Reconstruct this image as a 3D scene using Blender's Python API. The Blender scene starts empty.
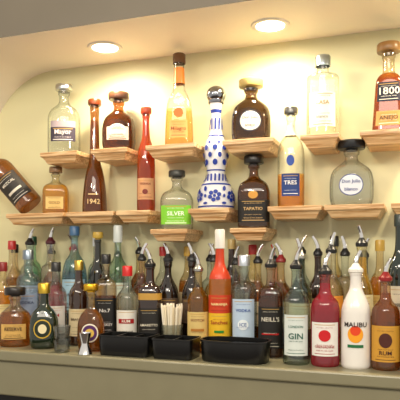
import bpy, math, random
from mathutils import Vector
random.seed(4)
D=bpy.data; S=bpy.context.scene
S.view_settings.view_transform='Standard'

# ---------------------------------------------------------------- colours / materials
def rgb(h):
    h=h.lstrip('#'); o=[]
    for i in (0,2,4):
        v=int(h[i:i+2],16)/255
        o.append(v/12.92 if v<=.04045 else ((v+.055)/1.055)**2.4)
    return (o[0],o[1],o[2],1)
_c={}
def newmat(k):
    m=D.materials.new(k); m.use_nodes=True; m.node_tree.nodes.clear(); return m,m.node_tree.nodes,m.node_tree.links
def solid(h,rough=.5,metal=0,name='paint',coat=0,noise=.0,emit=0,scale=30):
    k=('s',h,rough,metal,coat,noise,emit)
    if k in _c: return _c[k]
    m,N,L=newmat(name+'_'+h.strip('#'))
    o=N.new('ShaderNodeOutputMaterial'); p=N.new('ShaderNodeBsdfPrincipled'); L.new(p.outputs[0],o.inputs[0])
    p.inputs['Base Color'].default_value=rgb(h); p.inputs['Roughness'].default_value=rough; p.inputs['Metallic'].default_value=metal
    p.inputs['Coat Weight'].default_value=coat
    if emit:
        p.inputs['Emission Color'].default_value=rgb(h); p.inputs['Emission Strength'].default_value=emit
    if noise:
        t=N.new('ShaderNodeTexCoord'); n=N.new('ShaderNodeTexNoise'); n.inputs['Scale'].default_value=scale; n.inputs['Detail'].default_value=5
        L.new(t.outputs['Object'],n.inputs['Vector'])
        x=N.new('ShaderNodeMix'); x.data_type='RGBA'; x.blend_type='MULTIPLY'; x.inputs[0].default_value=noise
        x.inputs[6].default_value=rgb(h)
        r=N.new('ShaderNodeMapRange'); r.inputs['From Min'].default_value=.3; r.inputs['From Max'].default_value=.7; r.inputs['To Min'].default_value=.55; r.inputs['To Max'].default_value=1.1
        L.new(n.outputs['Fac'],r.inputs['Value']); L.new(r.outputs[0],x.inputs[7]); L.new(x.outputs[2],p.inputs['Base Color'])
    _c[k]=m; return m
def glass(liq=None,tint='#eef3ef',level=9,body=.3,rough=.02):
    k=('g',liq,tint,level,body)
    if k in _c: return _c[k]
    m,N,L=newmat('bottle_glass')
    def math_(op,a,b,c=None):
        n=N.new('ShaderNodeMath'); n.operation=op
        for i,v in enumerate((a,b,c)):
            if v is None: continue
            if isinstance(v,(int,float)): n.inputs[i].default_value=v
            else: L.new(v,n.inputs[i])
        return n.outputs[0]
    def mixs(f,a,b):
        n=N.new('ShaderNodeMixShader')
        if isinstance(f,(int,float)): n.inputs[0].default_value=f
        else: L.new(f,n.inputs[0])
        L.new(a,n.inputs[1]); L.new(b,n.inputs[2]); return n.outputs[0]
    body=body*.5
    o=N.new('ShaderNodeOutputMaterial')
    t=N.new('ShaderNodeTexCoord'); sp=N.new('ShaderNodeSeparateXYZ'); L.new(t.outputs['Object'],sp.inputs[0])
    gt=math_('LESS_THAN',sp.outputs[2],level if liq else -1)
    lq=rgb(liq or tint); lq=tuple(v**.62 for v in lq[:3])+(1,)
    tn=tuple(v**.5 for v in rgb(tint)[:3])+(1,)
    cm=N.new('ShaderNodeMix'); cm.data_type='RGBA'; L.new(gt,cm.inputs[0]); cm.inputs[6].default_value=tn; cm.inputs[7].default_value=lq
    lw=N.new('ShaderNodeLayerWeight'); lw.inputs['Blend'].default_value=.5
    pw=math_('POWER',lw.outputs['Facing'],3.0)
    ed=N.new('ShaderNodeMix'); ed.data_type='RGBA'; ed.blend_type='MULTIPLY'; L.new(pw,ed.inputs[0]); L.new(cm.outputs[2],ed.inputs[6]); ed.inputs[7].default_value=(.2,.22,.21,1)
    tr=N.new('ShaderNodeBsdfTransparent'); L.new(ed.outputs[2],tr.inputs[0])
    rf=N.new('ShaderNodeBsdfRefraction'); rf.inputs['Roughness'].default_value=.0; rf.inputs['IOR'].default_value=1.33; L.new(cm.outputs[2],rf.inputs[0])
    thru=mixs(math_('MULTIPLY_ADD',gt,.3,.2),tr.outputs[0],rf.outputs[0])
    df=N.new('ShaderNodeBsdfDiffuse'); L.new(cm.outputs[2],df.inputs[0])
    tl=N.new('ShaderNodeBsdfTranslucent'); L.new(cm.outputs[2],tl.inputs[0])
    bd=mixs(.6,df.outputs[0],tl.outputs[0])
    m1=mixs(math_('MULTIPLY_ADD',gt,body-.01,.01),thru,bd)
    gl=N.new('ShaderNodeBsdfGlossy'); gl.inputs['Roughness'].default_value=rough
    p4=math_('POWER',lw.outputs['Facing'],3.5)
    fa=math_('MULTIPLY_ADD',p4,.5,.08)
    L.new(mixs(fa,m1,gl.outputs[0]),o.inputs[0]); _c[k]=m; return m
def dark(h): return solid(h,.05,0,'dark_glass',coat=1)
def paper(h): return solid(h,.6,0,'label_paper',noise=.12,scale=90)
def wood_mat(h1,h2,name):
    m,N,L=newmat(name)
    o=N.new('ShaderNodeOutputMaterial'); p=N.new('ShaderNodeBsdfPrincipled'); L.new(p.outputs[0],o.inputs[0]); p.inputs['Roughness'].default_value=.32
    t=N.new('ShaderNodeTexCoord'); mp=N.new('ShaderNodeMapping'); mp.inputs['Scale'].default_value=(4,50,90); L.new(t.outputs['Object'],mp.inputs[0])
    n=N.new('ShaderNodeTexNoise'); n.inputs['Scale'].default_value=2.2; n.inputs['Detail'].default_value=6; n.inputs['Distortion'].default_value=.8; L.new(mp.outputs[0],n.inputs['Vector'])
    r=N.new('ShaderNodeValToRGB'); r.color_ramp.elements[0].color=rgb(h1); r.color_ramp.elements[1].color=rgb(h2); r.color_ramp.elements[0].position=.38; r.color_ramp.elements[1].position=.6
    L.new(n.outputs['Fac'],r.inputs[0]); L.new(r.outputs[0],p.inputs['Base Color']); return m
METAL=solid('#e8e8e8',.15,1,'steel'); BLACK=solid('#0c0c0c',.3,0,'black_plastic')

# ---------------------------------------------------------------- mesh builder
class B:
    def __init__(s): s.v=[];s.f=[];s.mi=[];s.mats=[]
    def m(s,mat):
        if mat not in s.mats: s.mats.append(mat)
        return s.mats.index(mat)
    def add(s,vs,fs,mat):
        b=len(s.v); s.v+=vs; k=s.m(mat)
        for f in fs: s.f.append([b+i for i in f]); s.mi.append(k)
    def lathe(s,prof,mat,seg=32,off=(0,0,0),sec=None):
        vs=[];fs=[]
        for r,z in prof:
            for i in range(seg):
                a=2*math.pi*i/seg
                x,y=(r*math.sin(a),-r*math.cos(a)) if sec is None else sec(a,r)
                vs.append((x+off[0],y+off[1],z+off[2]))
        for j in range(len(prof)-1):
            for i in range(seg):
                k=(i+1)%seg
                fs.append([j*seg+i,j*seg+k,(j+1)*seg+k,(j+1)*seg+i])
        s.add(vs,fs,mat)
    def box(s,x0,x1,y0,y1,z0,z1,mat):
        vs=[(x,y,z) for x in (x0,x1) for y in (y0,y1) for z in (z0,z1)]
        s.add(vs,[[0,1,3,2],[4,6,7,5],[0,4,5,1],[2,3,7,6],[0,2,6,4],[1,5,7,3]],mat)
    def tube(s,pts,rad,mat,seg=8):
        vs=[];fs=[]
        for j,p in enumerate(pts):
            p=Vector(p); q=Vector(pts[min(j+1,len(pts)-1)]); o=Vector(pts[max(j-1,0)])
            d=(q-o).normalized(); u=d.cross(Vector((0,1,.01))).normalized(); w=d.cross(u)
            r=rad[j] if isinstance(rad,list) else rad
            for i in range(seg):
                a=2*math.pi*i/seg; vs.append(tuple(p+u*r*math.cos(a)+w*r*math.sin(a)))
        for j in range(len(pts)-1):
            for i in range(seg):
                k=(i+1)%seg; fs.append([j*seg+i,j*seg+k,(j+1)*seg+k,(j+1)*seg+i])
        fs.append(list(range(seg))[::-1]); fs.append([(len(pts)-1)*seg+i for i in range(seg)])
        s.add(vs,fs,mat)
    def obj(s,name,loc=(0,0,0),rot=(0,0,0),smooth=True,bevel=0):
        me=D.meshes.new(name); me.from_pydata(s.v,[],s.f)
        for m in s.mats: me.materials.append(m)
        me.polygons.foreach_set('material_index',s.mi)
        me.update()
        if smooth:
            me.polygons.foreach_set('use_smooth',[True]*len(s.f)); me.set_sharp_from_angle(angle=math.radians(42))
        ob=D.objects.new(name,me); ob.location=loc; ob.rotation_euler=rot; S.collection.objects.link(ob)
        if bevel:
            b=ob.modifiers.new('bevel','BEVEL'); b.width=bevel; b.segments=2
        return ob

def chaikin(p,n=2):
    for _ in range(n):
        q=[p[0]]
        for a,b in zip(p,p[1:]):
            q.append((a[0]*.75+b[0]*.25,a[1]*.75+b[1]*.25)); q.append((a[0]*.25+b[0]*.75,a[1]*.25+b[1]*.75))
        q.append(p[-1]); p=q
    return p
_t={}
def text_data(s):
    if s in _t: return _t[s]
    cu=D.curves.new('t','FONT'); cu.body=s; cu.align_x='CENTER'; cu.align_y='CENTER'; cu.resolution_u=1 if len(s)>14 else 2; cu.offset=.012
    ob=D.objects.new('t',cu); S.collection.objects.link(ob); bpy.context.view_layer.update()
    ev=ob.evaluated_get(bpy.context.evaluated_depsgraph_get()); me=ev.to_mesh()
    vs=[(v.co.x,v.co.y) for v in me.vertices]; fs=[list(p.vertices) for p in me.polygons]
    ev.to_mesh_clear(); D.objects.remove(ob); D.curves.remove(cu)
    w=max(v[0] for v in vs)-min(v[0] for v in vs)
    _t[s]=([(x/w,y/w) for x,y in vs],fs); return _t[s]

SH={
 'spirit':[(0,0),(.9,0),(1,.02),(1,.06),(1,.58),(1,.62),(.9,.70),(.45,.77),(.36,.84),(.35,.97),(.40,.97),(.40,1),(0,1)],
 'vodka':[(0,0),(.92,0),(1,.02),(1,.06),(1,.66),(1,.70),(.85,.76),(.42,.79),(.36,.85),(.36,.97),(.42,.97),(.42,1),(0,1)],
 'squat':[(0,0),(.75,0),(.92,.02),(1,.14),(1,.3),(1,.48),(.88,.66),(.5,.76),(.30,.82),(.28,.92),(.36,.93),(.36,1),(0,1)],
 'decanter':[(0,0),(.9,0),(.98,.02),(1,.08),(1,.5),(1,.6),(.82,.72),(.42,.78),(.28,.84),(.28,.95),(.36,.95),(.36,1),(0,1)],
 'slender':[(0,0),(.95,0),(1,.015),(1,.06),(.93,.22),(.72,.38),(.48,.47),(.40,.55),(.37,.75),(.34,.9),(.38,.94),(.38,1),(0,1)],
 'obelisk':[(0,0),(.95,0),(1,.02),(1,.1),(.98,.45),(.92,.62),(.66,.70),(.44,.76),(.38,.85),(.36,.97),(.42,.97),(.42,1),(0,1)],
 'taper':[(0,0),(.95,0),(1,.02),(1,.1),(.96,.3),(.86,.5),(.6,.60),(.42,.66),(.36,.8),(.34,.97),(.4,.97),(.4,1),(0,1)],
 'cyl':[(0,0),(.94,0),(1,.015),(1,.05),(1,.74),(1,.79),(.9,.82),(.42,.83),(.36,.86),(.36,.97),(.42,.97),(.42,1),(0,1)],
 'trap':[(0,0),(.95,0),(1,.015),(1,.05),(.80,.60),(.76,.67),(.6,.73),(.40,.75),(.36,.8),(.36,.95),(.42,.95),(.42,1),(0,1)],
 'crown':[(0,0),(.7,0),(.9,.02),(1,.15),(1,.35),(.96,.5),(.75,.62),(.4,.7),(.3,.78),(.3,.95),(.38,.95),(.38,1),(0,1)],
 'azul':[(0,0),(.9,0),(.98,.015),(1,.06),(.98,.13),(.82,.22),(.56,.27),(.47,.31),(.5,.36),(.62,.45),(.68,.53),(.6,.6),(.42,.66),(.32,.72),(.27,.80),(.27,.88),(.34,.93),(.36,1),(0,1)],
 'malibu':[(0,0),(.92,0),(1,.02),(1,.06),(1,.52),(.97,.62),(.75,.72),(.48,.80),(.38,.86),(.37,.97),(.42,.97),(.42,1),(0,1)],
}
CAPH={'screw':.016,'cork':.022,'bigcork':.026,'pourer':.05,'ball':.030,'tall':.03}
FINE=['PRODUCT DISTILLED 750 ML','40% ALC. BY VOL. 80 PROOF','HECHO A MANO - ESTATE BOTTLED','AGED IN OAK CASKS','PREMIUM QUALITY SINCE 1879']
def bottle(name,X,Y,Z,H,W,shape,mat,cap=('screw','#202020'),labels=(),marks=(),n=2,dy=1,face=None,tilt=0,neck=None):
    X,Y,H,W=X/1000,Y/1000,H/1000,W/1000
    R=W/2; ch=CAPH[cap[0]]; h=H-ch
    if n>2: R*=.97
    prof=[(r*R,z*h) for r,z in SH[shape]]
    prof=[prof[0]]+chaikin(prof[1:-1],2)+[prof[-1]]
    b=B()
    def blend(r): return max(0,min(1,(r/R-.5)/.3))
    def sect(a,r,off=0):
        k=blend(r); e=1/((abs(math.cos(a))**n+abs(math.sin(a))**n)**(1/n)) if n>2 else 1
        rr=r*((1-k)+k*e)+off
        return rr*math.sin(a),-rr*math.cos(a)*(1-(1-dy)*k)-(off if dy<1 else 0)*math.cos(a)*.6
    seg=36 if n==2 else 48
    b.lathe(prof,mat,seg,sec=lambda a,r:sect(a,r))
    pts=[p for p in prof[1:-1]]
    def rad(z):
        for (r0,z0),(r1,z1) in zip(pts,pts[1:]):
            if z0<=z<=z1 and z1>z0: return r0+(r1-r0)*(z-z0)/(z1-z0)
        return pts[-1][0] if z>pts[-1][1] else pts[0][0]
    def surf(x,z,off):
        r=rad(z); a=(x/r) if n==2 else math.atan(x/r)
        sx,sy=sect(a,r,off); return (sx,sy,z)
    def shell(z0,z1,half,m,off=.0006):
        nz=10; na=28; vs=[];fs=[]
        for j in range(nz+1):
            z=z0+(z1-z0)*j/nz; r=rad(z)
            for i in range(na+1):
                a=-half+2*half*i/na; sx,sy=sect(a,r,off); vs.append((sx,sy,z))
        for j in range(nz):
            for i in range(na):
                q=j*(na+1)+i; fs.append([q,q+1,q+na+2,q+na+1])
        b.add(vs,fs,m)
    lay=0
    def mark(mk):
        nonlocal lay
        lay+=1; off=.0009+.0002*min(lay,12)
        if mk[0]=='t':
            _,s,zf,wf,col=mk; vs,fs=text_data(s)
            b.add([surf(x*wf*W,zf*h+y*wf*W,off+.0006) for x,y in vs],fs,solid(col,.5,0,'ink'))
        elif mk[0]=='o':
            _,xf,zf,rx,rz,col=mk; N_=24; vs=[]
            for ring in (0,.5,1):
                for i in range(N_):
                    a=2*math.pi*i/N_; vs.append(surf(xf*W+rx*W*ring*math.cos(a),zf*h+rz*W*ring*math.sin(a),off))
            fs=[[j*N_+i,(j+1)*N_+i,(j+1)*N_+(i+1)%N_,j*N_+(i+1)%N_] for j in (0,1) for i in range(N_)]
            b.add(vs,fs,solid(col,.5,0,'ink'))
        elif mk[0]=='b':
            _,xf,zf,rx,rz,col=mk; vs=[];fs=[];q=8
            for j in range(3):
                for i in range(q+1): vs.append(surf(xf*W-rx*W+2*rx*W*i/q,zf*h-rz*W+2*rz*W*j/2,off))
            for j in range(2):
                for i in range(q): k=j*(q+1)+i; fs.append([k,k+1,k+q+2,k+q+1])
            b.add(vs,fs,solid(col,.5,0,'ink'))
    for (z0,z1,deg,col) in labels:
        shell(z0*h,z1*h,math.radians(deg)/2,col if not isinstance(col,str) else paper(col))
        if isinstance(col,str) and z1-z0>.12 and deg<200 and marks:
            ink=next((k[-1] for k in marks if k[0]=='t'),'#303030')
            hw=min(.42,math.sin(math.radians(min(deg,120))/2)*.42)
            mark(('b',0,z0+.025,hw,.010,ink)); mark(('b',0,z1-.025,hw,.010,'#c09848'))
            mark(('t',random.choice(FINE),z0+.06,hw*1.6,ink)); mark(('t',random.choice(FINE),z1-.055,hw*1.5,ink))
            if z1-z0>.3: mark(('t',random.choice(FINE),(z0+z1)/2-.06,hw*1.4,ink))
    for mk in marks: mark(mk)
    if neck:
        shell(neck[0]*h,neck[1]*h,math.pi,solid(neck[2],.35,0,'neck_foil'),.0008)
    nr=pts[-1][0]; ct,cc=cap[0],cap[1]
    cm=solid(cc,.3,1 if len(cap)>2 and cap[2]=='metal' else 0,'cap')
    if ct=='screw':
        b.lathe([(nr*1.05,h-.012),(nr*1.14,h-.012),(nr*1.14,h+.013),(nr*1.0,h+.016),(0,h+.016)],cm,24)
    elif ct=='tall':
        b.lathe([(nr*1.05,h-.02),(nr*1.15,h-.02),(nr*1.15,h+.026),(nr*1.0,h+.03),(0,h+.03)],cm,24)
    elif ct in('cork','bigcork'):
        k=1.45 if ct=='cork' else 1.75; e=CAPH[ct]
        b.lathe([(nr*.8,h),(nr*.8,h+.004),(nr*k*.95,h+.004),(nr*k,h+.007),(nr*k,h+e-.003),(nr*k*.92,h+e),(0,h+e)],cm,28)
    elif ct=='ball':
        p=[(nr*1.15,h-.012),(nr*1.2,h-.01),(nr*1.2,h)]
        rb=.028
        for i in range(0,13):
            a=-math.pi*.35+i/12*(math.pi*.85); p.append((rb*math.cos(a),h+.012+rb*math.sin(a)*.9))
        p.append((0,p[-1][1])); b.lathe(p,solid(cc,.12,1,'silver'),32)
    elif ct=='pourer':
        b.lathe([(nr*1.0,h-.002),(nr*1.2,h),(nr*1.2,h+.007),(nr*.8,h+.012),(nr*.45,h+.02),(0,h+.02)],cm,20)
        a=random.uniform(-2.6,-.5) if random.random()<.5 else random.uniform(.5,2.6); dx,dyy=math.sin(a),-math.cos(a)*.4
        b.tube([(0,0,h+.015),(dx*.001,dyy*.001,h+.025),(dx*.006,dyy*.006,h+.037),(dx*.014,dyy*.014,h+.049)],[.0060,.0054,.0048,.0042],METAL)
    f=math.atan2(.6-X,1.67+Y)*.75 if face is None else face
    return b.obj(name,(X,Y,Z),(0,tilt,f))

# ---------------------------------------------------------------- room shell
def wall_mat(h,name,sc=6,amt=.10,rough=.5):
    m,N,L=newmat(name)
    o=N.new('ShaderNodeOutputMaterial'); p=N.new('ShaderNodeBsdfPrincipled'); L.new(p.outputs[0],o.inputs[0]); p.inputs['Roughness'].default_value=rough
    t=N.new('ShaderNodeTexCoord'); n=N.new('ShaderNodeTexNoise'); n.inputs['Scale'].default_value=sc; n.inputs['Detail'].default_value=4; L.new(t.outputs['Object'],n.inputs['Vector'])
    x=N.new('ShaderNodeMix'); x.data_type='RGBA'; c0=rgb(h); x.inputs[6].default_value=c0; x.inputs[7].default_value=tuple(v*(1-amt*2) for v in c0[:3])+(1,)
    L.new(n.outputs['Fac'],x.inputs[0]); L.new(x.outputs[2],p.inputs['Base Color'])
    bp=N.new('ShaderNodeBump'); bp.inputs['Strength'].default_value=.05; n2=N.new('ShaderNodeTexNoise'); n2.inputs['Scale'].default_value=120; L.new(t.outputs['Object'],n2.inputs['Vector']); L.new(n2.outputs['Fac'],bp.inputs['Height']); L.new(bp.outputs[0],p.inputs['Normal'])
    return m
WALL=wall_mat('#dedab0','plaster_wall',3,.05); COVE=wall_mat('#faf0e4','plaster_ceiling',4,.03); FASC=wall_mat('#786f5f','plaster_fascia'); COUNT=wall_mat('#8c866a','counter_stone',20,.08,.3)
XL,XR,ZC,RF=-.759,1.5,.855,.25
b=B(); b.add([(-1.6,.0,-1.0),(XR+.1,0,-1.0),(XR+.1,0,1.35),(-1.6,0,1.35)],[[0,1,2,3]],WALL); b.obj('wall_back',smooth=False)
path=[(XL,0.0),(XL,ZC-RF)]
for i in range(1,25):
    a=math.pi-i/24*math.pi/2; path.append((XL+RF+RF*math.cos(a),ZC-RF+RF*math.sin(a)))
path.append((XR,ZC)); YF=-.30
b=B(); b.add([(XL,0,0),(XL,YF,0),(XL,YF,ZC-RF),(XL,0,ZC-RF)],[[0,1,2,3]],COVE); b.obj('wall_left',smooth=False)
b=B(); vs=[];fs=[]
for x,z in path[1:]: vs+=[(x,0,z),(x,YF,z)]
for i in range(len(path)-2): fs.append([2*i,2*i+1,2*i+3,2*i+2])
b.add(vs,fs,COVE); b.obj('ceiling')
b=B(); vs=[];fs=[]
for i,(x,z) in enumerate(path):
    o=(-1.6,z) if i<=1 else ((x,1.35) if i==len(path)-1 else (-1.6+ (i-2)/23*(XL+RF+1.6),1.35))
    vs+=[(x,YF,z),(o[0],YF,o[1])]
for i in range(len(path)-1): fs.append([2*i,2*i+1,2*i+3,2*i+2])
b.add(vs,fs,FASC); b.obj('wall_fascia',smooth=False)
b=B(); b.box(XL+.001,XR,-.345,-.001,-.028,0,COUNT); b.box(XL+.001,XR,-.335,-.001,-.122,-.028,COUNT); b.obj('bar_counter',smooth=False,bevel=.004)
b=B(); b.box(XL+.001,XR,-.24,-.001,-1.0,-.1225,solid('#1d1a18',.5,0,'cabinet')); b.obj('bar_cabinet',smooth=False)
b=B(); b.add([(-2.5,-4,-1),(2.5,-4,-1),(2.5,0,-1),(-2.5,0,-1)],[[0,1,2,3]],solid('#4a3b30',.5,0,'floor_tile',noise=.3,scale=5)); b.obj('floor',smooth=False)

# ---------------------------------------------------------------- recessed downlights
for X in (-.25,.237,.724):
    b=B(); b.lathe([(.036,-.001),(.038,-.004),(.049,-.004),(.051,0)],solid('#f4efe6',.4,0,'trim'),32)
    b.lathe([(0,-.002),(.036,-.002)],solid('#fff1dc',.5,0,'lamp_lens',emit=30),32)
    o=b.obj('recessed_downlight',(X,-.136,ZC))
    l=D.lights.new('downlight','SPOT'); l.energy=15; l.spot_size=math.radians(165); l.spot_blend=.8; l.shadow_soft_size=.03; l.color=(1,.83,.58)
    lo=D.objects.new('downlight_lamp',l); lo.location=(0,0,-.012); lo.parent=o; S.collection.objects.link(lo)

# ---------------------------------------------------------------- shelves
OAK=wood_mat('#b98854','#ecc896','oak')
def shelf(x0,x1,z):
    x0/=1000;x1/=1000; b=B(); d=-.13
    pr=[(0,0),(0,.012),(.006,.016),(.010,.022),(.016,.033)]
    vs=[];fs=[]
    for ins,dz in pr: vs+=[(x0+ins,-.0005,z-dz),(x0+ins,d+ins,z-dz),(x1-ins,d+ins,z-dz),(x1-ins,-.0005,z-dz)]
    fs.append([0,1,2,3]); k=len(pr)-1
    for j in range(k):
        for i in range(4): q=(i+1)%4; fs.append([j*4+i,(j+1)*4+i,(j+1)*4+q,j*4+q])
    fs.append([k*4+3,k*4+2,k*4+1,k*4])
    b.add(vs,fs,OAK); return b.obj('wooden_shelf',smooth=False,bevel=.0012)
R1,R2,R3=.564,.382,.327
for a,c in [(-476,-348),(-302,-184),(-125,25),(103,243),(314,412),(463,590)]: shelf(a,c,R1)
for a,c in [(-600,-395),(-384,-227),(-218,-112),(4,122),(228,368),(375,521),(537,660)]: shelf(a,c,R2)
for a,c in [(-110,2),(124,224)]: shelf(a,c,R3)

# ---------------------------------------------------------------- shelf bottles
clear=glass(None)
bottle('tequila_bottle',-433,-65,R1,218,100,'decanter',clear,('cork','#c9c9c4','metal'),[(.2,.42,95,'#3a3244'),(.42,.52,95,'#a89aa0')],[('t','Mayor',.34,.5,'#e8e0e0')],dy=.6)
bottle('tequila_bottle',-243,-65,R1,176,99,'squat',glass('#7a3c12','#9a5a24',.12,.3),('bigcork','#5a3a28'),[(.2,.46,80,'#efe8d8')],[('o',0,.38,.27,.2,'#f4eee0'),('t','Don',.44,.2,'#8a2a20'),('t','reposado',.3,.35,'#6a5030')],dy=.75)
bottle('tequila_bottle',-48,-65,R1,270,84,'taper',glass('#f2c878','#f8f6ec',.11,.15),('screw','#5a3a20'),[(.1,.3,70,'#e8a860')],[('o',0,.38,.16,.16,'#c86a20'),('t','Milagro',.2,.5,'#8a4a18')],dy=.6,n=3.2,neck=(.72,.9,'#e08428'))
bottle('tequila_bottle',166,-65,R1,175,108,'squat',glass('#5c3a12','#6a4a20',.12,.3),('bigcork','#b8a060'),[],[('o',0,.36,.29,.27,'#1b2438'),('o',0,.36,.26,.24,'#f2ede0'),('t','Don Julio',.42,.38,'#20304a'),('t','anejo',.28,.25,'#20304a')],dy=.75)
bottle('tequila_bottle',362,-65,R1,218,85,'cyl',glass('#f6f4ea','#eef3f1',.13,.1),('screw','#aebbc4','metal'),[(.12,.56,100,'#eef0ea')],[('t','CASA',.42,.4,'#a88a40'),('t','blanco',.24,.34,'#7a7a70')])
bottle('anejo_tequila_bottle',529,-65,R1,230,84,'trap',glass('#b85a14','#f2dcb8',.15,.3),('bigcork','#8a6434'),[(.38,.62,80,'#181a30'),(.08,.26,80,'#c89a54')],[('t','1800',.5,.55,'#f2ecd8'),('t','ANEJO',.17,.5,'#402010')],n=5,dy=.8)
bottle('mezcal_bottle',-553,-65,R2+.028,262,82,'spirit',glass('#b06c1c','#b87c3c',.2,.4),('cork','#2a1a12'),[(.12,.5,120,'#26221f')],[('t','MEZCAL',.38,.55,'#e8e0d0'),('b',0,.25,.3,.05,'#d9d0c0')],tilt=-.72,face=.3)
bottle('tequila_bottle',-463,-65,R2,147,80,'decanter',glass('#f6bc3c','#f8ecc8',.09,.4),('cork','#8a6a48'),[(.12,.42,70,'#f0d080')],[('t','GOLD',.27,.4,'#a06a20')],n=5,dy=.7)
bottle('slender_tequila_bottle',-325,-65,R2,345,74,'slender',glass('#8a4a12','#9a6428',.28,.35),('cork','#6a3014'),[],[('t','1942',.1,.5,'#f0d090'),('b',0,.17,.2,.02,'#f0d090')])
bottle('red_tequila_bottle',-153,-65,R2,306,54,'obelisk',glass('#c03c10','#c84c20',.28,.9),('cork','#a03410'),[(.12,.34,120,'#d8a070')],[('t','TEQUILA',.28,.6,'#7a2010'),('o',0,.2,.14,.14,'#7a2010')])
bottle('tequila_bottle',277,-65,R2,270,72,'decanter',glass('#eca83c','#f4f4f0',.09,.35),('cork','#7a7a78','metal'),[(.12,.36,80,'#18387a')],[('o',0,.5,.14,.2,'#1a429c'),('t','TRES',.26,.45,'#f0f0f0')],dy=.8,neck=(.78,.9,'#d9d6c8'))
bottle('tequila_bottle',436,-65,R2,170,112,'squat',glass('#eef3f4','#f2f6f7',.1,.1),('bigcork','#15181c'),[],[('o',0,.36,.28,.25,'#1a3a90'),('o',0,.36,.26,.23,'#e8ecf3'),('t','Don Julio',.42,.4,'#1c3c8a'),('t','blanco',.28,.28,'#1c3c8a')],dy=.75)
bottle('tequila_bottle',-55,-65,R3,171,96,'decanter',clear,('cork','#3a3a34'),[(.1,.46,100,'#7cc830')],[('t','SILVER',.3,.5,'#f6faec')],n=4,dy=.8)
bottle('extra_anejo_tequila_bottle',174,-65,R3,201,90,'decanter',glass('#7a4210','#8a5424',.13,.35),('bigcork','#141210'),[(.1,.44,110,'#12100c')],[('o',0,.52,.14,.12,'#d89a34'),('t','TAPATIO',.3,.55,'#e0b878')],n=4.5,dy=.85)
mk=[]
BL='#18389c'
for x in (-1.0,-.5,0,.5,1.0):
    for k in range(6):
        a=k*math.pi/3+.3; mk.append(('o',x+.12*math.cos(a),.115+.037*math.sin(a),.056,.056,BL))
    mk.append(('o',x,.115,.04,.04,BL))
    mk.append(('o',x+.25,.05,.06,.035,BL)); mk.append(('o',x+.25,.18,.045,.07,BL)); mk.append(('o',x+.25,.115,.035,.05,BL))
for i in range(-5,6):
    mk.append(('b',i*.1,.285,.022,.10,BL))
for x in (-.5,-.25,0,.25,.5):
    mk.append(('o',x,.42,.06,.08,BL)); mk.append(('o',x+.12,.485,.05,.07,BL)); mk.append(('o',x,.55,.06,.075,BL)); mk.append(('o',x+.1,.60,.035,.05,BL))
for i in range(-3,4):
    mk.append(('b',i*.09,.77,.018,.16,BL))
bottle('ceramic_tequila_bottle',64,-65,R2,342,103,'azul',solid('#f0f0f2',.08,0,'glazed_ceramic',coat=1),('ball','#a0a4ac','metal'),[(.215,.23,359,BL),(.345,.357,359,BL),(.655,.67,359,BL),(.0165,.03,359,BL),(.87,.9,359,BL)],mk)

# ---------------------------------------------------------------- counter bottles: front row
F=-265
bottle('bourbon_bottle',-464,F,0,165,92,'squat',glass('#d07a18','#f2dfb8',.095,.4),('bigcork','#1c1612'),[(.16,.46,90,'#d8ac5c')],[('t','RESERVE',.36,.5,'#3a2010')],dy=.7)
bottle('herbal_liqueur_bottle',-368,F,0,178,80,'crown',dark('#0c1e08'),('screw','#c8a840','metal'),[],[('o',0,.34,.3,.32,'#d0a82c'),('o',0,.34,.26,.28,'#10200c'),('o',0,.34,.14,.16,'#e9dcb0')],n=3.5,dy=.8)
bottle('canadian_whisky_bottle',-221,F,0,178,72,'crown',glass('#c06c14','#f0dcb0',.11,.4),('cork','#d8a830','metal'),[],[('o',0,.32,.32,.34,'#e9dfc8'),('o',0,.32,.27,.29,'#4a1a5a'),('o',0,.32,.16,.16,'#d8b450')],dy=.75)
bottle('gin_bottle',330,F,0,274,64,'spirit',glass(None,'#d2e8e0'),('pourer','#101010'),[(.1,.52,110,'#d8e0da')],[('t','GIN',.3,.5,'#1a5a48'),('t','LONDON',.40,.5,'#1a6a58')])
bottle('grenadine_bottle',397,F,0,262,66,'spirit',glass('#a00818','#d86068',.19,1.4),('pourer','#181818'),[(.12,.48,120,'#ece8e0')],[('o',0,.34,.2,.2,'#c80c18'),('t','GRENADINE',.22,.65,'#a01018')])
bottle('coconut_rum_bottle',466,F,0,266,66,'malibu',solid('#e8e4dc',.2,0,'white_glass',coat=.4),('pourer','#e8e4da'),[],[('o',0,.36,.26,.28,'#f0a018'),('o',0,.40,.17,.17,'#e0400c'),('t','MALIBU',.46,.75,'#2a1c18'),('b',0,.24,.26,.05,'#1a6a3a')])
bottle('spiced_rum_bottle',531,F,0,248,62,'spirit',glass('#a85614','#e6c89a',.17,.5),('pourer','#8a1414'),[(.1,.5,140,'#d09830')],[('o',0,.34,.22,.26,'#4a1a08'),('t','RUM',.2,.4,'#401808')])
bottle('whiskey_bottle',594,F,0,240,58,'spirit',glass('#8a3a10','#d8b488',.17,.5),('screw','#151515'),[(.1,.5,140,'#151515')],[('t','RYE',.3,.5,'#e8e0d0')])
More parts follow.
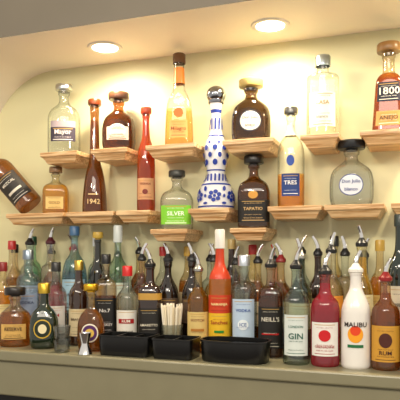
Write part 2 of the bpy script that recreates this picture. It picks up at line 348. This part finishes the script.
# ---------------------------------------------------------------- middle row
M=-180
bottle('scotch_bottle',-572,M,0,234,58,'spirit',glass('#e09a20','#f4e4b8',.15,.4),('screw','#7a1414'),[(.12,.5,150,'#e4d094')],[('t','SCOTCH',.35,.6,'#6a1a10')])
bottle('vodka_bottle',-482,M,0,270,68,'vodka',glass(None,'#d0e0ec'),('screw','#8a96a4','metal'),[(.2,.56,110,'#8c9cb8')],[('t','VODKA',.46,.6,'#20305a'),('o',0,.32,.16,.16,'#30508a')])
bottle('rum_bottle',-386,M,0,235,62,'spirit',glass('#f2f0e8','#eef4f0',.15,.1),('screw','#202020'),[(.14,.5,120,'#e8e4dc')],[('t','RUM',.38,.4,'#b01010'),('o',0,.24,.13,.13,'#b01010')])
bottle('brandy_bottle',-310,M,0,240,56,'spirit',dark('#2e1608'),('screw','#c8a850','metal'),[(.12,.46,140,'#d8c8a0')],[('t','BRANDY',.33,.65,'#3a1c10')])
bottle('whiskey_bottle',-223,M,0,258,60,'vodka',glass('#7a3810','#e0c8a8',.14,.5),('screw','#101010'),[(.14,.56,160,'#141414')],[('t','No.7',.42,.45,'#e8e8e4'),('t','WHISKEY',.26,.7,'#e8e8e4')],n=4.5)
bottle('rum_bottle',-156,M,0,225,62,'spirit',glass('#f0ecdc','#eef4f0',.15,.1),('screw','#c41c1c'),[(.1,.5,120,'#ece8dc')],[('b',0,.36,.34,.1,'#a81414'),('t','RUM',.36,.34,'#f0e8d8'),('t','SUPERIOR',.22,.6,'#303030')])
bottle('amaretto_bottle',-87,M,0,274,64,'vodka',dark('#241008'),('pourer','#101010'),[(.12,.5,150,'#17130f')],[('t','AMARETTO',.3,.75,'#e6dcc4')],n=3.5,neck=(.6,.68,'#c09440'))
bottle('scotch_bottle',53,M,0,263,57,'spirit',glass('#cc8818','#f0dcac',.17,.4),('pourer','#b0b0ac','metal'),[(.12,.5,150,'#dcc078')],[('t','SCOTCH',.4,.6,'#7a1a14'),('b',0,.28,.3,.06,'#b8782c')])
bottle('chili_liqueur_bottle',113,M,0,322,58,'spirit',glass('#e07010','#e8822c',.25,1.2),('tall','#dcd8d0'),[(.1,.36,170,'#ecbc20'),(.36,.52,170,'#cc3c14')],[('t','Sanchez',.28,.75,'#a02010'),('t','NARANJA',.44,.7,'#fbe9a0'),('b',0,.2,.2,.05,'#1a8a2a')],neck=(.66,.95,'#c43c18'))
bottle('vodka_bottle',178,M,0,255,66,'vodka',glass(None,'#d0e4f0'),('screw','#c8d0d8','metal'),[(.12,.6,110,'#bcd0e4')],[('t','VODKA',.48,.55,'#1a4a9a'),('o',0,.33,.2,.2,'#e8f0f4'),('t','ICE',.33,.25,'#2a5a9a')])
bottle('whiskey_bottle',249,M,0,275,64,'vodka',glass('#5a2a10','#d8c4a8',.15,.6),('pourer','#101010'),[(.1,.56,160,'#16130f')],[('t',"NEILL'S",.42,.7,'#e8e0cc'),('b',0,.26,.34,.03,'#b80c0c')],n=3)
bottle('vermouth_bottle',324,M,0,297,58,'spirit',dark('#0c2214'),('pourer','#c0c0bc','metal'),[(.3,.55,140,'#d8c8a0')],[('t','DRY',.42,.4,'#202020')])
bottle('rum_bottle',400,M,0,311,58,'spirit',glass('#f4e2ac','#f0f2ea',.2,.15),('pourer','#101010'),[(.4,.6,140,'#e89c34')],[('t','RUM',.5,.4,'#7a2010')])
bottle('liqueur_bottle',472,M,0,327,58,'obelisk',glass('#f0c038','#f4eabc',.25,.4),('pourer','#181818'),[(.4,.58,140,'#ece0b0')],[('t','LICOR 43',.5,.6,'#8a2010')])
bottle('red_wine_bottle',560,-195,0,350,60,'spirit',dark('#0a1c14'),('screw','#202c28'),[(.3,.55,140,'#d8d0b8')],[('t','RESERVA',.42,.6,'#303030')])
# ---------------------------------------------------------------- back rows
def row(y,items):
    for kd,X,H,W,sh,m,ct,cc,lc,tx in items:
        bottle(kd,X,y,0,H,W,sh,m,(ct,cc),[(.28,.56,130,lc)],[('t',tx,.42,.6,'#302420')])
row(-95,[('rum_bottle',-604,300,56,'spirit',glass('#e0b048','#f2e8cc',.18,.3),'screw','#b02020','#e8dcc0','GOLD'),
('vodka_bottle',-537,338,60,'vodka',glass(None,'#dce8f0'),'pourer','#101010','#c8d0dc','SILVER'),
('tequila_bottle',-462,340,60,'vodka',glass(None,'#e6e6ea'),'pourer','#4a1a24','#b02c40','ROJO'),
('gin_bottle',-377,342,74,'decanter',glass('#98d4ec','#b0def2',.24,.25),'screw','#3a628a','#b0d4e8','DRY GIN'),
('port_bottle',-297,323,54,'spirit',dark('#1a1c16'),'cork','#c0a040','#c8b070','PORT'),
('pisco_bottle',-230,342,66,'decanter',glass('#c0e2c4','#c4e0cc',.2,.2),'tall','#c8d0cc','#dceadc','PISCO'),
('whiskey_bottle',-152,290,54,'spirit',glass('#a85a18','#e4ccac',.16,.4),'pourer','#202020','#d0b080','RYE'),
('cognac_bottle',-70,289,66,'squat',dark('#1c120c'),'pourer','#2a2a2a','#5a4838','XO'),
('cognac_bottle',3,289,62,'squat',dark('#1c120c'),'pourer','#2a2a2a','#5a4838','VSOP'),
('liqueur_bottle',68,288,52,'spirit',glass('#e8b848','#f2e6c4',.17,.35),'pourer','#202020','#e8d8b0','TRIPLE'),
('liqueur_bottle',131,280,52,'spirit',glass(None,'#e4eee8'),'pourer','#181818','#e0dcc8','SLOE'),
('liqueur_bottle',193,284,52,'spirit',glass('#dc9420','#f0e0b4',.17,.35),'pourer','#101010','#e8d0a0','HONEY'),
('bourbon_bottle',256,287,56,'spirit',glass('#b86c18','#ead4a8',.18,.4),'pourer','#8a1c1c','#d8b878','OAK'),
('liqueur_bottle',354,305,50,'spirit',dark('#2c1a10'),'pourer','#101010','#b89a60','COFFEE'),
('rum_bottle',423,304,50,'vodka',glass('#f0ead8','#eef4ee',.2,.12),'pourer','#101010','#e4e0d4','CANE'),
('liqueur_bottle',509,293,52,'spirit',glass('#dc8c18','#ecd4a4',.2,.35),'screw','#c8a040','#e8c878','MIEL')])
row(-33,[('whiskey_bottle',-640,290,52,'spirit',glass('#a05a20','#e4ccac',.18,.4),'screw','#151515','#d8c090','MALT'),
('gin_bottle',-570,315,52,'vodka',glass('#78cc9c','#a8dec4',.2,.25),'screw','#184830','#c0e4d0','GREEN'),
('rum_bottle',-500,310,54,'spirit',glass('#dc9828','#f2e0b4',.2,.3),'pourer','#101010','#e8d098','ORO'),
('whiskey_bottle',-420,320,54,'spirit',glass('#8a4a10','#e0c8a0',.2,.4),'pourer','#a01818','#e0d0a8','MALT'),
('vodka_bottle',-337,310,52,'vodka',glass(None,'#e2ecf0'),'screw','#d0d4d8','#d8e0e8','PURE'),
('liqueur_bottle',-263,300,52,'spirit',glass('#2a8a38','#a0c8a4',.2,.3),'pourer','#083818','#c8e0a8','MELON'),
('bourbon_bottle',-190,310,54,'spirit',glass('#bc6a14','#ecd4a8',.2,.4),'pourer','#101010','#e0c890','OAK'),
('rum_bottle',-112,280,52,'spirit',glass(None,'#e8eee8'),'screw','#b01c1c','#ece4d8','RUM'),
('liqueur_bottle',-34,280,52,'spirit',glass('#cc8418','#f0dcac',.18,.35),'screw','#c8a040','#e8d0a0','HONEY'),
('vodka_bottle',36,288,52,'vodka',glass(None,'#e2ecf0'),'pourer','#101010','#d0dce8','PURE'),
('whiskey_bottle',100,300,52,'spirit',dark('#2a1608'),'screw','#c8b070','#d8c090','MALT'),
('rum_bottle',162,284,52,'spirit',glass('#e4a840','#f4e4b8',.18,.3),'screw','#b02020','#ecd8a8','ORO'),
('liqueur_bottle',225,286,52,'spirit',glass('#cc2c18','#eab0a0',.18,.4),'pourer','#101010','#f0dcc8','BITTER'),
('gin_bottle',300,310,52,'spirit',glass(None,'#dcecea'),'pourer','#101010','#d4e4e0','GIN'),
('liqueur_bottle',388,306,52,'spirit',glass('#dca020','#f0e0ac',.2,.35),'screw','#181818','#f0dca0','MIEL'),
('vermouth_bottle',466,300,52,'spirit',dark('#0c2814'),'pourer','#101010','#d0dcb0','DRY')])

# ---------------------------------------------------------------- bar ware
b=B()
b.lathe([(0,0),(.026,0),(.03,.07),(.028,.07),(.025,.003),(0,.003)],glass(None,'#d8dcd8'),28)
SW=solid('#f2ead4',.5,0,'straw')
for i in range(34):
    a=random.uniform(0,6.28); r=.024*math.sqrt(random.random()); x,y=r*math.cos(a),r*math.sin(a)
    b.tube([(x*.75,y*.75,.004),(x*1.35,y*1.25,random.uniform(.112,.126))],.0026,SW,6)
b.obj('straw_cup',(-.02,-.185,0))
def rrect(w,d,nn=6):
    def f(a,r):
        e=1/((abs(math.cos(a))**nn+abs(math.sin(a))**nn)**(1/nn))
        return (w/2*r*e*math.sin(a),-d/2*r*e*math.cos(a))
    return f
def tray(name,x,w,d,h,y,nn,div):
    b=B(); t=.035
    b.lathe([(0,0),(.94,0),(.97,.004),(1,h-.006),(1.0,h-.005),(1.03,h-.004),(1.03,h),(1-t,h),(.93,.006),(0,.006)],BLACK,56,sec=rrect(w/1.03,d/1.03,nn))
    for i in range(1,div):
        xx=-w/2+w*i/div; b.box(xx-.0015,xx+.0015,-d/2*.93,d/2*.93,.006,h-.003,BLACK)
    return b.obj(name,(x,y,0))
tray('bar_caddy',-.098,.145,.08,.052,-.285,10,3)
tray('bar_caddy',.034,.108,.08,.050,-.285,10,2)
tray('serving_tray',.186,.172,.09,.052,-.283,3.2,1)
b=B()
for k in range(2):
    z=k*.036; b.lathe([(0,z),(.019,z),(.023,z+.033),(.0215,z+.033),(.0175,z+.004),(0,z+.004)],glass(None,'#dfe4e2',body=.1),24)
b.obj('shot_glass_stack',(-.282,-.31,0))
b=B(); b.lathe([(0,0),(.017,0),(.018,.002),(.010,.026),(.010,.03),(.016,.056),(.015,.056),(.008,.03),(0,.03)],METAL,28)
b.obj('jigger',(-.203,-.325,0))

# ---------------------------------------------------------------- ambient light and added fill lights
W=D.worlds.new('room'); S.world=W; W.use_nodes=True; bg=W.node_tree.nodes['Background']; bg.inputs[0].default_value=(1,.92,.81,1); bg.inputs[1].default_value=.75
l=D.lights.new('front_fill','AREA'); l.shape='RECTANGLE'; l.size=1.6; l.size_y=.5; l.energy=17; l.color=(1,.90,.77)  # fill light added behind the camera to brighten niche and bottles
o=D.objects.new('front_fill_area',l); o.location=(.5,-2.1,1.3); S.collection.objects.link(o)
o.rotation_euler=(Vector((0,0,.15))-o.location).to_track_quat('-Z','Y').to_euler()
for X,Y,Z in ((-.5,-1.5,.95),(.35,-1.75,1.05),(1.2,-1.5,.95)):
    l=D.lights.new('glint_light','POINT'); l.energy=16; l.shadow_soft_size=.05; l.color=(1,.89,.72)  # added out of frame for crisp glints on the glass, no fixture modelled
    o=D.objects.new('glint_light_point',l); o.location=(X,Y,Z); S.collection.objects.link(o)
cam=D.cameras.new('camera'); cam.lens=54; cam.sensor_width=36; cam.shift_y=.1375; cam.clip_start=.02
co=D.objects.new('camera',cam); co.location=(.6,-1.67,.255); co.rotation_euler=(math.pi/2,0,math.radians(20)); S.collection.objects.link(co); S.camera=co
